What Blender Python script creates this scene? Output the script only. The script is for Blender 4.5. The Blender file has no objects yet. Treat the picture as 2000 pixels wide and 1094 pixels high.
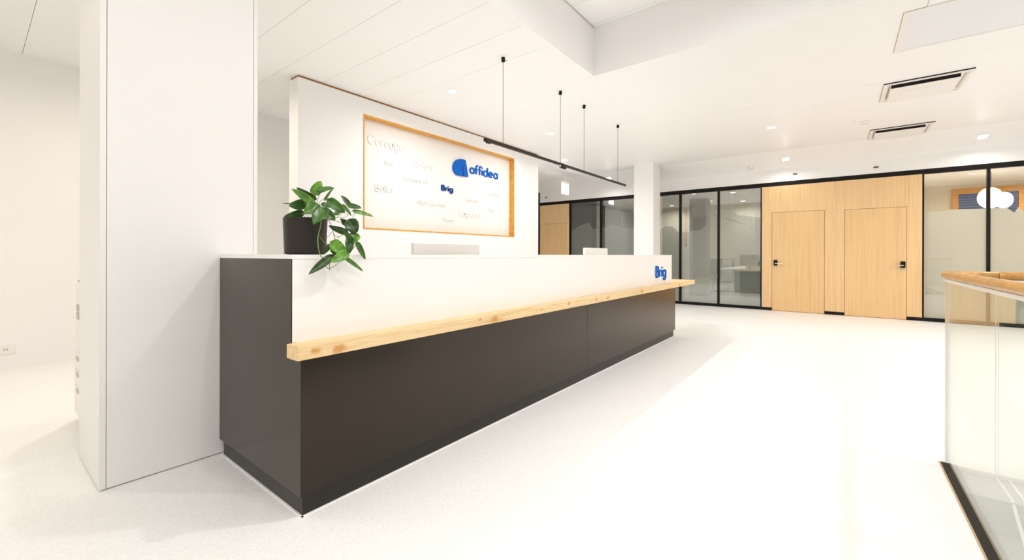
import bpy, bmesh, math, random
from mathutils import Vector, Matrix

random.seed(7)
C = bpy.context.scene.collection
SC = bpy.context.scene

# ------------------------------------------------------------------ camera
F, CY, YAW, ROLL, EYE = 825.0, 497.4, 0.66, 0.0022, 1.17
fwd = Vector((math.cos(YAW), math.sin(YAW), 0))
rgt = Vector((math.sin(YAW), -math.cos(YAW), 0))
up = Vector((0, 0, 1))
r2 = rgt * math.cos(ROLL) + up * math.sin(ROLL)
u2 = up * math.cos(ROLL) - rgt * math.sin(ROLL)
cd = bpy.data.cameras.new('camera')
cam = bpy.data.objects.new('camera', cd)
C.objects.link(cam)
cd.sensor_width = 36.0
cd.lens = 36.0 * F / 2000.0
cd.shift_y = -(547 - CY) / 2000.0
cd.clip_start = 0.05
m = Matrix((r2, u2, -fwd)).transposed().to_4x4()
m.translation = Vector((0, 0, EYE))
cam.matrix_world = m
SC.camera = cam


def at(px, py, axis, val):
    """point where the sight line through a photo pixel meets the plane axis=val"""
    d = r2 * ((px - 1000) / F) - u2 * ((py - CY) / F) + fwd
    o = Vector((0, 0, EYE))
    return o + d * ((val - o[axis]) / d[axis])


# ------------------------------------------------------------------ world, exposure
w = bpy.data.worlds.new('world')
SC.world = w
w.use_nodes = True
bg = w.node_tree.nodes['Background']
bg.inputs[0].default_value = (1.0, 0.95, 0.88, 1)
bg.inputs[1].default_value = 0.35
SC.view_settings.view_transform = 'Standard'
SC.view_settings.look = 'None'
SC.view_settings.gamma = 1.0
SC.view_settings.use_curve_mapping = False
SC.view_settings.exposure = -0.02
SC.cycles.max_bounces = 14
SC.cycles.diffuse_bounces = 8
SC.cycles.transparent_max_bounces = 24
SC.cycles.sample_clamp_indirect = 6.0
SC.cycles.caustics_reflective = False
SC.cycles.caustics_refractive = False

WARM = (1.0, 0.982, 0.966)
AMBER = (1.0, 0.89, 0.72)
P_DOWN, P_WELL, P_LOW, P_RAIL, P_ROOM = 20.5, 9.0, 5.0, 13.0, 30.0

# ------------------------------------------------------------------ helpers


def link(o):
    C.objects.link(o)
    return o


def obj(name, bm, mat, parent=None, smooth=False):
    me = bpy.data.meshes.new(name)
    bmesh.ops.recalc_face_normals(bm, faces=bm.faces)
    bm.to_mesh(me)
    bm.free()
    if smooth:
        for p in me.polygons:
            p.use_smooth = True
    me.materials.append(mat)
    o = link(bpy.data.objects.new(name, me))
    if parent is not None:
        o.parent = parent
        if parent.parent is None:          # vertices are in room coordinates; only the top Empty is offset
            o.matrix_parent_inverse = Matrix.Translation(-Vector(parent.location))
    return o


def part_group(name, parent):
    """a part made only of sub-parts"""
    o = link(bpy.data.objects.new(name, None))
    o.empty_display_size = 0.05
    o.parent = parent
    o.matrix_parent_inverse = Matrix.Translation(-Vector(parent.location))
    return o


def box(bm, x0, x1, y0, y1, z0, z1, bev=0.0):
    vs = [bm.verts.new(p) for p in ((x0, y0, z0), (x1, y0, z0), (x1, y1, z0), (x0, y1, z0),
                                    (x0, y0, z1), (x1, y0, z1), (x1, y1, z1), (x0, y1, z1))]
    fs = [bm.faces.new([vs[i] for i in q]) for q in
          ((0, 3, 2, 1), (4, 5, 6, 7), (0, 1, 5, 4), (1, 2, 6, 5), (2, 3, 7, 6), (3, 0, 4, 7))]
    if bev > 0:
        es = set(e for f in fs for e in f.edges)
        bmesh.ops.bevel(bm, geom=list(es), offset=bev, segments=2, affect='EDGES', profile=0.5)
    return bm


def B(x0, x1, y0, y1, z0, z1, bev=0.0):
    return box(bmesh.new(), min(x0, x1), max(x0, x1), min(y0, y1), max(y0, y1), z0, z1, bev)


def bb(name, mat, parent, x0, x1, y0, y1, z0, z1, bev=0.0):
    return obj(name, B(x0, x1, y0, y1, z0, z1, bev), mat, parent)


def prism(bm, pts, axis, a, b):
    """outline of 2-D points extruded along axis from a to b"""
    def mk(p, t):
        q = list(p)
        q.insert(axis, t)
        return bm.verts.new(q)
    A = [mk(p, a) for p in pts]
    D = [mk(p, b) for p in pts]
    n = len(pts)
    bm.faces.new(A)
    bm.faces.new(D[::-1])
    for i in range(n):
        bm.faces.new((A[i], D[i], D[(i + 1) % n], A[(i + 1) % n]))
    return bm


def tube(bm, pts, rad, n=8, cap=True):
    pts = [Vector(p) for p in pts]
    rings = []
    ref = Vector((0, 0, 1))
    for i, p in enumerate(pts):
        a = pts[max(i - 1, 0)]
        b = pts[min(i + 1, len(pts) - 1)]
        t = (b - a).normalized()
        s = t.cross(ref)
        if s.length < 1e-3:
            s = t.cross(Vector((1, 0, 0)))
        s.normalize()
        v = s.cross(t)
        r = rad[i] if isinstance(rad, (list, tuple)) else rad
        rings.append([bm.verts.new(p + (s * math.cos(k * 2 * math.pi / n) + v * math.sin(k * 2 * math.pi / n)) * r) for k in range(n)])
    for A, D in zip(rings, rings[1:]):
        for k in range(n):
            bm.faces.new((A[k], A[(k + 1) % n], D[(k + 1) % n], D[k]))
    if cap:
        bm.faces.new(rings[0][::-1])
        bm.faces.new(rings[-1])
    return bm


def spline(pts, sub=6):
    pts = [Vector(p) for p in pts]
    out = []
    for i in range(len(pts) - 1):
        p0 = pts[max(i - 1, 0)]
        p1, p2 = pts[i], pts[i + 1]
        p3 = pts[min(i + 2, len(pts) - 1)]
        for k in range(sub):
            t = k / sub
            out.append(0.5 * ((2 * p1) + (p2 - p0) * t + (2 * p0 - 5 * p1 + 4 * p2 - p3) * t * t + (3 * p1 - p0 - 3 * p2 + p3) * t ** 3))
    out.append(pts[-1])
    return out


def lathe(bm, prof, c, n=40):
    rings = []
    for r, z in prof:
        rings.append([bm.verts.new((c[0] + r * math.cos(k * 2 * math.pi / n), c[1] + r * math.sin(k * 2 * math.pi / n), c[2] + z)) for k in range(n)])
    for A, D in zip(rings, rings[1:]):
        for k in range(n):
            bm.faces.new((A[k], A[(k + 1) % n], D[(k + 1) % n], D[k]))
    bm.faces.new(rings[0][::-1])
    bm.faces.new(rings[-1])
    return bm


def thing(name, label, cat, loc=(0, 0, 0), group=None):
    o = link(bpy.data.objects.new(name, None))
    o.empty_display_size = 0.1
    o.location = loc
    tag(o, label, cat, group)
    return o


def tag(o, label, cat, group=None):
    o['label'] = label
    o['category'] = cat
    if group:
        o['group'] = group
    return o


def setting(name, loc=(0, 0, 0)):
    o = link(bpy.data.objects.new(name, None))
    o.location = loc
    o['kind'] = 'structure'
    return o


def struct(name, bm, mat):
    o = obj(name, bm, mat)
    o['kind'] = 'structure'
    return o


# ------------------------------------------------------------------ materials
def mat(name, col, rough=0.5, metal=0.0, spec=0.5, noise=None, emit=None, coat=0.0, tint=None):
    mt = bpy.data.materials.new(name)
    mt.use_nodes = True
    nt = mt.node_tree
    p = nt.nodes['Principled BSDF']
    p.inputs['Base Color'].default_value = (*col, 1)
    p.inputs['Roughness'].default_value = rough
    p.inputs['Metallic'].default_value = metal
    p.inputs['Specular IOR Level'].default_value = spec
    p.inputs['Coat Weight'].default_value = coat
    p.inputs['Coat Roughness'].default_value = rough
    if tint:
        p.inputs['Specular Tint'].default_value = (*tint, 1)
        p.inputs['Coat Tint'].default_value = (*tint, 1)
    if emit:
        p.inputs['Emission Color'].default_value = (*emit[0], 1)
        p.inputs['Emission Strength'].default_value = emit[1]
    if noise:                                          # (scale, amount, bump)
        tc = nt.nodes.new('ShaderNodeTexCoord')
        nz = nt.nodes.new('ShaderNodeTexNoise')
        nz.inputs['Scale'].default_value = noise[0]
        nz.inputs['Detail'].default_value = 4
        nt.links.new(tc.outputs['Object'], nz.inputs['Vector'])
        mx = nt.nodes.new('ShaderNodeMix')
        mx.data_type = 'RGBA'
        mx.inputs[6].default_value = (*[c * (1 - noise[1]) for c in col], 1)
        mx.inputs[7].default_value = (*[min(1, c * (1 + noise[1])) for c in col], 1)
        nt.links.new(nz.outputs['Fac'], mx.inputs[0])
        nt.links.new(mx.outputs[2], p.inputs['Base Color'])
        if noise[2]:
            bp = nt.nodes.new('ShaderNodeBump')
            bp.inputs['Strength'].default_value = noise[2]
            bp.inputs['Distance'].default_value = 0.002
            nt.links.new(nz.outputs['Fac'], bp.inputs['Height'])
            nt.links.new(bp.outputs['Normal'], p.inputs['Normal'])
    return mt


def ramp(nt, stops):
    r = nt.nodes.new('ShaderNodeValToRGB')
    e = r.color_ramp.elements
    while len(e) < len(stops):
        e.new(0.5)
    for k, (pos, c) in zip(e, stops):
        k.position = pos
        k.color = (*c, 1)
    return r


def wood(name, stops, stretch, scale, rough, knots=None):
    """streaky grain: noise stretched by the per-axis scale 'stretch'"""
    mt = bpy.data.materials.new(name)
    mt.use_nodes = True
    nt = mt.node_tree
    p = nt.nodes['Principled BSDF']
    p.inputs['Roughness'].default_value = rough
    tc = nt.nodes.new('ShaderNodeTexCoord')
    mp = nt.nodes.new('ShaderNodeMapping')
    mp.inputs['Scale'].default_value = stretch
    nt.links.new(tc.outputs['Object'], mp.inputs['Vector'])
    nz = nt.nodes.new('ShaderNodeTexNoise')
    nz.inputs['Scale'].default_value = scale
    nz.inputs['Detail'].default_value = 7
    nz.inputs['Roughness'].default_value = 0.62
    nz.inputs['Distortion'].default_value = 0.6
    nt.links.new(mp.outputs['Vector'], nz.inputs['Vector'])
    rp = ramp(nt, stops)
    nt.links.new(nz.outputs['Fac'], rp.inputs['Fac'])
    out = rp.outputs['Color']
    for (kx, kz, kr) in (knots or ()):
        # a knot: reddish heart with a ring of disturbed grain, at a set place along the board
        sx = nt.nodes.new('ShaderNodeSeparateXYZ')
        n3 = nt.nodes.new('ShaderNodeTexNoise')
        n3.inputs['Scale'].default_value = 26
        n3.inputs['Detail'].default_value = 3
        nt.links.new(tc.outputs['Object'], n3.inputs['Vector'])
        nt.links.new(tc.outputs['Object'], sx.inputs[0])
        cb_ = nt.nodes.new('ShaderNodeCombineXYZ')
        for a_, c_, q_ in ((0, kx, 0.55), (2, kz, 1.0)):
            sb = nt.nodes.new('ShaderNodeMath')
            sb.operation = 'SUBTRACT'
            sb.inputs[1].default_value = c_
            nt.links.new(sx.outputs[a_], sb.inputs[0])
            ml = nt.nodes.new('ShaderNodeMath')
            ml.operation = 'MULTIPLY'
            ml.inputs[1].default_value = q_ / kr
            nt.links.new(sb.outputs[0], ml.inputs[0])
            nt.links.new(ml.outputs[0], cb_.inputs[a_])
        ln = nt.nodes.new('ShaderNodeVectorMath')
        ln.operation = 'LENGTH'
        nt.links.new(cb_.outputs[0], ln.inputs[0])
        ad = nt.nodes.new('ShaderNodeMath')
        ad.operation = 'MULTIPLY_ADD'
        ad.inputs[1].default_value = 1.5
        nt.links.new(n3.outputs['Fac'], ad.inputs[0])
        nt.links.new(ln.outputs['Value'], ad.inputs[2])
        kk = ramp(nt, [(0.0, (1, 1, 1)), (0.55, (0.8, 0.8, 0.8)), (0.78, (0.12, 0.12, 0.12)), (1.0, (0, 0, 0))])
        hf = nt.nodes.new('ShaderNodeMath')
        hf.operation = 'MULTIPLY'
        hf.inputs[1].default_value = 0.5
        nt.links.new(ad.outputs[0], hf.inputs[0])
        nt.links.new(hf.outputs[0], kk.inputs['Fac'])
        mx = nt.nodes.new('ShaderNodeMix')
        mx.data_type = 'RGBA'
        mx.inputs[7].default_value = (0.60, 0.25, 0.05, 1)
        nt.links.new(kk.outputs['Color'], mx.inputs[0])
        nt.links.new(out, mx.inputs[6])
        out = mx.outputs[2]
    nt.links.new(out, p.inputs['Base Color'])
    return mt


def glass(name, tint, base=0.04, k=0.96, haze=None):
    """thin sheet: clear transmission with a mirror reflection that grows at grazing angles"""
    mt = bpy.data.materials.new(name)
    mt.use_nodes = True
    nt = mt.node_tree
    nt.nodes.clear()
    out = nt.nodes.new('ShaderNodeOutputMaterial')
    tr = nt.nodes.new('ShaderNodeBsdfTransparent')
    tr.inputs[0].default_value = (*tint, 1)
    gl = nt.nodes.new('ShaderNodeBsdfGlossy')
    gl.inputs['Roughness'].default_value = 0.0
    gl.inputs['Color'].default_value = (0.95, 0.97, 0.96, 1)
    lw = nt.nodes.new('ShaderNodeLayerWeight')
    lw.inputs['Blend'].default_value = 0.5
    pw = nt.nodes.new('ShaderNodeMath')
    pw.operation = 'POWER'
    pw.inputs[1].default_value = 5.0
    nt.links.new(lw.outputs['Facing'], pw.inputs[0])
    ma = nt.nodes.new('ShaderNodeMath')
    ma.operation = 'MULTIPLY_ADD'
    ma.inputs[1].default_value = k
    ma.inputs[2].default_value = base
    nt.links.new(pw.outputs[0], ma.inputs[0])
    mx = nt.nodes.new('ShaderNodeMixShader')
    nt.links.new(ma.outputs[0], mx.inputs[0])
    nt.links.new(tr.outputs[0], mx.inputs[1])
    nt.links.new(gl.outputs[0], mx.inputs[2])
    nt.links.new(mx.outputs[0], out.inputs[0])
    return mt


def film(name, col, see, trans):
    """frosted foil: part diffuse, part light passing through, part clear"""
    mt = bpy.data.materials.new(name)
    mt.use_nodes = True
    nt = mt.node_tree
    nt.nodes.clear()
    out = nt.nodes.new('ShaderNodeOutputMaterial')
    df = nt.nodes.new('ShaderNodeBsdfDiffuse')
    df.inputs[0].default_value = (*col, 1)
    tl = nt.nodes.new('ShaderNodeBsdfTranslucent')
    tl.inputs[0].default_value = (*col, 1)
    tr = nt.nodes.new('ShaderNodeBsdfTransparent')
    a = nt.nodes.new('ShaderNodeMixShader')
    a.inputs[0].default_value = trans
    b = nt.nodes.new('ShaderNodeMixShader')
    b.inputs[0].default_value = see
    nt.links.new(df.outputs[0], a.inputs[1])
    nt.links.new(tl.outputs[0], a.inputs[2])
    nt.links.new(a.outputs[0], b.inputs[1])
    nt.links.new(tr.outputs[0], b.inputs[2])
    nt.links.new(b.outputs[0], out.inputs[0])
    return mt


def terrazzo():
    mt = bpy.data.materials.new('terrazzo')
    mt.use_nodes = True
    nt = mt.node_tree
    p = nt.nodes['Principled BSDF']
    p.inputs['Roughness'].default_value = 0.42
    p.inputs['Specular IOR Level'].default_value = 0.35
    tc = nt.nodes.new('ShaderNodeTexCoord')
    vo = nt.nodes.new('ShaderNodeTexVoronoi')
    vo.inputs['Scale'].default_value = 210
    nt.links.new(tc.outputs['Object'], vo.inputs['Vector'])
    rp = ramp(nt, [(0.0, (0.80, 0.79, 0.77)), (0.45, (0.855, 0.848, 0.835)), (0.9, (0.89, 0.883, 0.872))])
    sep = nt.nodes.new('ShaderNodeSeparateColor')
    nt.links.new(vo.outputs['Color'], sep.inputs[0])
    nt.links.new(sep.outputs[0], rp.inputs['Fac'])
    nz = nt.nodes.new('ShaderNodeTexNoise')
    nz.inputs['Scale'].default_value = 150
    nz.inputs['Detail'].default_value = 2
    nt.links.new(tc.outputs['Object'], nz.inputs['Vector'])
    sp = ramp(nt, [(0.0, (1, 1, 1)), (0.27, (1, 1, 1)), (0.31, (0, 0, 0))])
    nt.links.new(nz.outputs['Fac'], sp.inputs['Fac'])
    mx = nt.nodes.new('ShaderNodeMix')
    mx.data_type = 'RGBA'
    mx.inputs[7].default_value = (0.56, 0.50, 0.43, 1)
    nt.links.new(sp.outputs['Color'], mx.inputs[0])
    nt.links.new(rp.outputs['Color'], mx.inputs[6])
    nt.links.new(mx.outputs[2], p.inputs['Base Color'])
    return mt


def leafmat(name, dark, light):
    mt = bpy.data.materials.new(name)
    mt.use_nodes = True
    nt = mt.node_tree
    p = nt.nodes['Principled BSDF']
    p.inputs['Roughness'].default_value = 0.33
    p.inputs['Specular IOR Level'].default_value = 0.5
    tc = nt.nodes.new('ShaderNodeTexCoord')
    nz = nt.nodes.new('ShaderNodeTexNoise')
    nz.inputs['Scale'].default_value = 38
    nz.inputs['Detail'].default_value = 5
    nt.links.new(tc.outputs['Object'], nz.inputs['Vector'])
    oi = nt.nodes.new('ShaderNodeObjectInfo')
    ad = nt.nodes.new('ShaderNodeMath')
    ad.operation = 'MULTIPLY_ADD'
    ad.inputs[1].default_value = 0.45
    nt.links.new(oi.outputs['Random'], ad.inputs[0])
    nt.links.new(nz.outputs['Fac'], ad.inputs[2])
    rp = ramp(nt, [(0.40, dark), (0.85, light), (1.0, tuple(min(1, c * 1.7) for c in light))])
    nt.links.new(ad.outputs[0], rp.inputs['Fac'])
    at_ = nt.nodes.new('ShaderNodeAttribute')
    at_.attribute_name = 'vein'
    pw = nt.nodes.new('ShaderNodeMath')
    pw.operation = 'POWER'
    pw.inputs[1].default_value = 4.0
    nt.links.new(at_.outputs['Fac'], pw.inputs[0])
    hm = nt.nodes.new('ShaderNodeMath')
    hm.operation = 'MULTIPLY'
    hm.inputs[1].default_value = 0.6
    nt.links.new(pw.outputs[0], hm.inputs[0])
    mx = nt.nodes.new('ShaderNodeMix')
    mx.data_type = 'RGBA'
    mx.inputs[7].default_value = (0.16, 0.30, 0.06, 1)
    nt.links.new(hm.outputs[0], mx.inputs[0])
    nt.links.new(rp.outputs['Color'], mx.inputs[6])
    nt.links.new(mx.outputs[2], p.inputs['Base Color'])
    return mt


M = {}
M['wall'] = mat('wall_paint', (0.860, 0.851, 0.840), 0.75, spec=0.3, noise=(90, 0.008, 0.04))
M['ceil'] = mat('ceiling_lacquer', (0.890, 0.884, 0.877), 0.5, spec=0.3)
M['gap'] = mat('ceiling_backing', (0.50, 0.42, 0.32), 0.9)
M['clad'] = mat('column_cladding', (0.84, 0.828, 0.815), 0.42, spec=0.4)
M['seam'] = mat('seam_gray', (0.36, 0.31, 0.26), 0.7)
M['floor'] = terrazzo()
M['desk'] = mat('dark_laminate', (0.011, 0.008, 0.0058), 0.22, spec=0.32, coat=0.32, tint=(1.0, 0.86, 0.72), noise=(240, 0.05, 0.03))
M['plinth'] = mat('plinth_laminate', (0.018, 0.015, 0.0125), 0.33, spec=0.32)
M['white'] = mat('white_solid_surface', (0.86, 0.85, 0.838), 0.38, spec=0.45)
M['slab'] = wood('oak_slab', [(0.25, (0.62, 0.38, 0.16)), (0.42, (0.76, 0.54, 0.28)), (0.55, (0.82, 0.63, 0.36)), (0.68, (0.76, 0.53, 0.27)), (0.85, (0.66, 0.40, 0.16))],
                 (1.1, 16, 16), 2.6, 0.5,
                 knots=((1.084, 0.725, 0.034), (0.965, 0.735, 0.020), (2.07, 0.742, 0.012), (2.215, 0.728, 0.035), (2.80, 0.735, 0.016), (3.22, 0.742, 0.018), (3.75, 0.738, 0.022), (4.02, 0.730, 0.024), (4.95, 0.735, 0.032), (6.45, 0.735, 0.026)))
M['veneer'] = wood('oak_veneer', [(0.28, (0.67, 0.41, 0.19)), (0.45, (0.76, 0.505, 0.255)), (0.6, (0.80, 0.555, 0.29)), (0.8, (0.70, 0.44, 0.205))],
                   (18, 18, 0.35), 2.6, 0.5)
M['dooroak'] = wood('oak_door', [(0.28, (0.66, 0.40, 0.18)), (0.45, (0.74, 0.485, 0.235)), (0.6, (0.78, 0.53, 0.265)), (0.8, (0.69, 0.43, 0.195))],
                    (16, 16, 0.3), 2.4, 0.5)
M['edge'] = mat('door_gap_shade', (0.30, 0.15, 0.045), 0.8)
M['orange'] = wood('oiled_oak_frame', [(0.3, (0.60, 0.27, 0.025)), (0.6, (0.72, 0.36, 0.05))], (6, 6, 6), 2.0, 0.45)
M['black'] = mat('black_metal', (0.008, 0.006, 0.005), 0.5, spec=0.2)
M['railblack'] = mat('rail_black', (0.020, 0.015, 0.011), 0.5, spec=0.3)
M['glass'] = glass('partition_glass', (0.92, 0.93, 0.91), 0.07, 0.93)
M['glassgrey'] = glass('partition_glass_gray', (0.88, 0.895, 0.87), 0.12, 0.88)
M['bal'] = glass('balustrade_glass', (0.955, 0.968, 0.955), 0.03, 0.9)
M['bedge'] = mat('glass_edge', (0.80, 0.82, 0.78), 0.2)
M['film'] = film('frosted_film', (0.80, 0.79, 0.75), 0.22, 0.5)
M['filmgrey'] = film('frosted_film_gray', (0.62, 0.64, 0.61), 0.68, 0.5)
M['blue'] = mat('blue_letters', (0.0, 0.115, 0.52), 0.6, spec=0.15)
M['bluedark'] = mat('blue_letters_dark', (0.001, 0.045, 0.27), 0.6, spec=0.15)
M['wletter'] = mat('white_letters', (0.83, 0.82, 0.80), 0.55)
M['panel'] = mat('sign_panel', (0.83, 0.82, 0.80), 0.6)
M['pot'] = mat('pot_black', (0.024, 0.019, 0.016), 0.42, spec=0.3, noise=(60, 0.1, 0.05))
M['soil'] = mat('soil', (0.035, 0.022, 0.014), 0.95, noise=(80, 0.5, 0.6))
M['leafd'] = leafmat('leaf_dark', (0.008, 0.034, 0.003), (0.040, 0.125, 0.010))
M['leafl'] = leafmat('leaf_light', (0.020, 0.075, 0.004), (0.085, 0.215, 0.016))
M['vine'] = mat('vine_green', (0.16, 0.26, 0.05), 0.5)
M['vined'] = mat('vine_brown', (0.030, 0.020, 0.012), 0.6)
M['plastic'] = mat('white_plastic', (0.84, 0.82, 0.78), 0.35)
M['greyplastic'] = mat('gray_plastic', (0.30, 0.27, 0.23), 0.4)
M['labelgrey'] = mat('pale_gray_plastic', (0.50, 0.46, 0.40), 0.4)
M['screenback'] = mat('silver_plastic', (0.70, 0.68, 0.64), 0.35)
M['cable'] = mat('cable_gray', (0.16, 0.13, 0.10), 0.5)
M['steel'] = mat('brushed_steel', (0.70, 0.66, 0.60), 0.28, metal=1.0)
M['gold'] = mat('brass_edge', (0.55, 0.40, 0.22), 0.4, metal=0.6)
M['railwood'] = wood('handrail_oak', [(0.3, (0.52, 0.25, 0.06)), (0.6, (0.66, 0.36, 0.11)), (0.8, (0.58, 0.30, 0.08))], (5, 12, 12), 3.0, 0.22)
M['access'] = mat('satin_gray_panel', (0.80, 0.82, 0.87), 0.3, spec=0.5)
M['slot'] = mat('vent_dark', (0.010, 0.006, 0.005), 0.9)
M['lens'] = mat('lamp_lens', (0.9, 0.9, 0.88), 0.4, emit=((1.0, 0.95, 0.88), 9.0))
M['exit'] = mat('exit_sign_lens', (0.9, 0.92, 0.9), 0.4, emit=((1.0, 1.0, 0.97), 5.0))
M['cloud'] = mat('cloud_lamp_shade', (0.95, 0.93, 0.9), 0.5, emit=((1.0, 0.93, 0.83), 2.6))
M['red'] = mat('dark_red_lens', (0.10, 0.006, 0.004), 0.3)
M['stone'] = mat('gray_terrazzo', (0.42, 0.41, 0.38), 0.55, noise=(60, 0.12, 0.0))
M['nosing'] = mat('light_strip', (0.72, 0.71, 0.66), 0.5)
M['wardrobe'] = mat('gray_lacquer', (0.20, 0.19, 0.175), 0.5)
M['darkgrey'] = mat('gray_fabric', (0.16, 0.16, 0.155), 0.8)
M['deskgrey'] = mat('desk_gray', (0.24, 0.26, 0.27), 0.6)
M['roomwall'] = mat('room_paint', (0.74, 0.68, 0.57), 0.8)
M['blindblue'] = mat('blind_slat', (0.045, 0.05, 0.075), 0.4)
M['nightblue'] = mat('window_glow', (0.02, 0.03, 0.06), 0.2, emit=((0.20, 0.33, 0.85), 0.5))
M['carpet'] = mat('room_floor', (0.62, 0.61, 0.58), 0.5)

# ------------------------------------------------------------------ sizes
SX = 9.755            # where the ceiling steps down
PX = 10.45            # glazed partition
LY = 6.655            # left wall
CZ = 3.22             # ceiling
LZ = 3.10             # lower ceiling strip by the partition
VX, VY = 4.39, 2.226  # corner of the ceiling opening
VZ = 3.765
XB, YR = -3.2, -5.0   # walls behind and to the right of the camera
FW = 4.88             # feature wall face

# ------------------------------------------------------------------ lamps
TILT = math.atan(0.345)


def soffit_z(x):
    return CZ - 0.345 * (x - SX)



def downlight(x, y, z, label, power=P_DOWN, warm=WARM, group='square recessed ceiling lights', spread=165):
    t = thing('recessed_downlight', label, 'ceiling light', (x, y, z), group)
    bm = bmesh.new()
    s, q = 0.066, 0.055
    for a in ((-s, s, -s, -q), (-s, s, q, s), (-s, -q, -q, q), (q, s, -q, q)):
        box(bm, x + a[0], x + a[1], y + a[2], y + a[3], z - 0.004, z - 0.0005)
    obj('frame', bm, M['plastic'], t)
    bb('lens', M['lens'], t, x - q, x + q, y - q, y + q, z - 0.003, z - 0.001)
    ld = bpy.data.lights.new('downlight_beam', 'AREA')
    ld.shape = 'SQUARE'
    ld.size = 0.11
    ld.energy = power
    ld.color = warm
    ld.spread = math.radians(spread)
    lo = link(bpy.data.objects.new('downlight_beam', ld))
    lo.location = (x, y, z - 0.012)
    lo.parent = t
    lo.matrix_parent_inverse = Matrix.Translation(-Vector((x, y, z)))
    if SX < x < PX:
        t.rotation_euler = (0, TILT, 0)
    return t


# ------------------------------------------------------------------ floor
fl = setting('floor')
bm = bmesh.new()
box(bm, XB, 16.4, -0.49, 9.0, -0.2, 0.0)
box(bm, 3.385, 16.4, YR, -0.49, -0.2, 0.0)
box(bm, XB, -2.2, YR, -0.49, -0.2, 0.0)
box(bm, -2.2, 3.385, YR, -2.6, -0.2, 0.0)
obj('terrazzo_screed', bm, M['floor'], fl)

# ------------------------------------------------------------------ walls
struct('wall_left', B(XB, 7.6, LY, LY + 0.2, 0, CZ + 0.05), M['wall'])
struct('wall_back', B(XB - 0.2, XB, YR, 9.0, 0, 4.2), M['wall'])
struct('wall_front', B(XB, 16.4, YR - 0.2, YR, 0, 4.2), M['wall'])
wb = setting('wall_corridor')
bb('wall_stub', M['wall'], wb, 7.3, 8.63, 5.88, 6.03, 0, CZ)
bb('corridor_end', M['wall'], wb, 7.6, PX, 7.6, 7.8, 0, CZ)
bb('glazing_post', M['black'], wb, 8.63, 8.68, 5.86, 6.02, 0, 2.70)

# ------------------------------------------------------------------ ceiling, in boards 0.45 m wide
ce = setting('ceiling')
x = 0.34 - 0.45 * 8
while x < SX:
    g = 0.0016 if x < 3.9 or abs(x - 6.64) < 0.1 or abs(x - 6.19) < 0.1 else 0.0003
    x0, x1 = x + g, min(x + 0.45, SX) - g
    y0 = YR
    if x0 < VX and x1 > VX:
        bb('ceiling_board', M['ceil'], ce, VX + 0.04, x1, YR, VY + 0.04, CZ, CZ + 0.03)
    if x0 < VX:
        y0 = VY + 0.04
    bb('ceiling_board', M['ceil'], ce, x0, x1, y0, 8.0, CZ, CZ + 0.03)
    x += 0.45
g = 0.0016
bm = bmesh.new()
box(bm, XB, SX, VY + 0.04, 8.0, CZ + 0.03, CZ + 0.08)
box(bm, VX + 0.04, SX, YR, VY + 0.04, CZ + 0.03, CZ + 0.08)
obj('ceiling_backing', bm, M['gap'], ce)
SLOPE = 0.345
obj('sloped_soffit', prism(bmesh.new(), [(SX, CZ), (PX + 0.02, CZ - SLOPE * (PX + 0.02 - SX)), (PX + 0.02, CZ + 0.08), (SX, CZ + 0.08)], 1, YR, 8.0), M['ceil'], ce)
# the raised well
bb('well_side', M['ceil'], ce, XB, VX + 0.04, VY, VY + 0.04, CZ, VZ + 0.03)
bb('well_side', M['ceil'], ce, VX, VX + 0.04, YR, VY, CZ, VZ + 0.03)
bb('well_lip', M['ceil'], ce, XB, VX + 0.03, VY, VY + 0.03, CZ - 0.005, CZ)
bb('well_lip', M['ceil'], ce, VX, VX + 0.03, YR, VY, CZ - 0.005, CZ)
x = 3.87 - 0.45 * 15
while x < VX:
    bb('ceiling_board', M['ceil'], ce, max(XB, x + g), min(x + 0.45, VX) - g, YR, VY - 0.012, VZ, VZ + 0.03)
    x += 0.45
bb('well_backing', M['gap'], ce, XB, VX, YR, VY, VZ + 0.03, VZ + 0.08)

# ------------------------------------------------------------------ columns
cl = setting('column_cladding')
X0, X1, Y0, Y1 = 0.398, 1.104, 2.876, 3.474
bb('core', M['seam'], cl, X0 + 0.006, X1 - 0.006, Y0 + 0.006, Y1 - 0.006, 0.0, CZ)
bb('front_sheet', M['clad'], cl, X0 + 0.0245, X1 - 0.0215, Y0 - 0.008, Y0 + 0.006, 0.006, CZ)
bb('corner_profile', M['clad'], cl, X0 - 0.002, X0 + 0.022, Y0 - 0.008, Y0 + 0.016, 0.006, CZ)
bb('corner_profile', M['clad'], cl, X1 - 0.019, X1 + 0.002, Y0 - 0.008, Y0 + 0.016, 0.006, CZ)
bb('side_sheet', M['clad'], cl, X0 - 0.002, X0 + 0.006, Y0 + 0.018, Y1, 0.006, CZ)
bb('side_sheet', M['clad'], cl, X1 - 0.006, X1 + 0.002, Y0 + 0.018, Y1, 0.006, CZ)
bb('rear_sheet', M['clad'], cl, X0, X1, Y1 - 0.006, Y1 + 0.002, 0.006, CZ)
cl['kind'] = 'structure'
struct('column', B(9.29, 9.74, 3.26, 3.70, 0, CZ), M['wall'])

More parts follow.
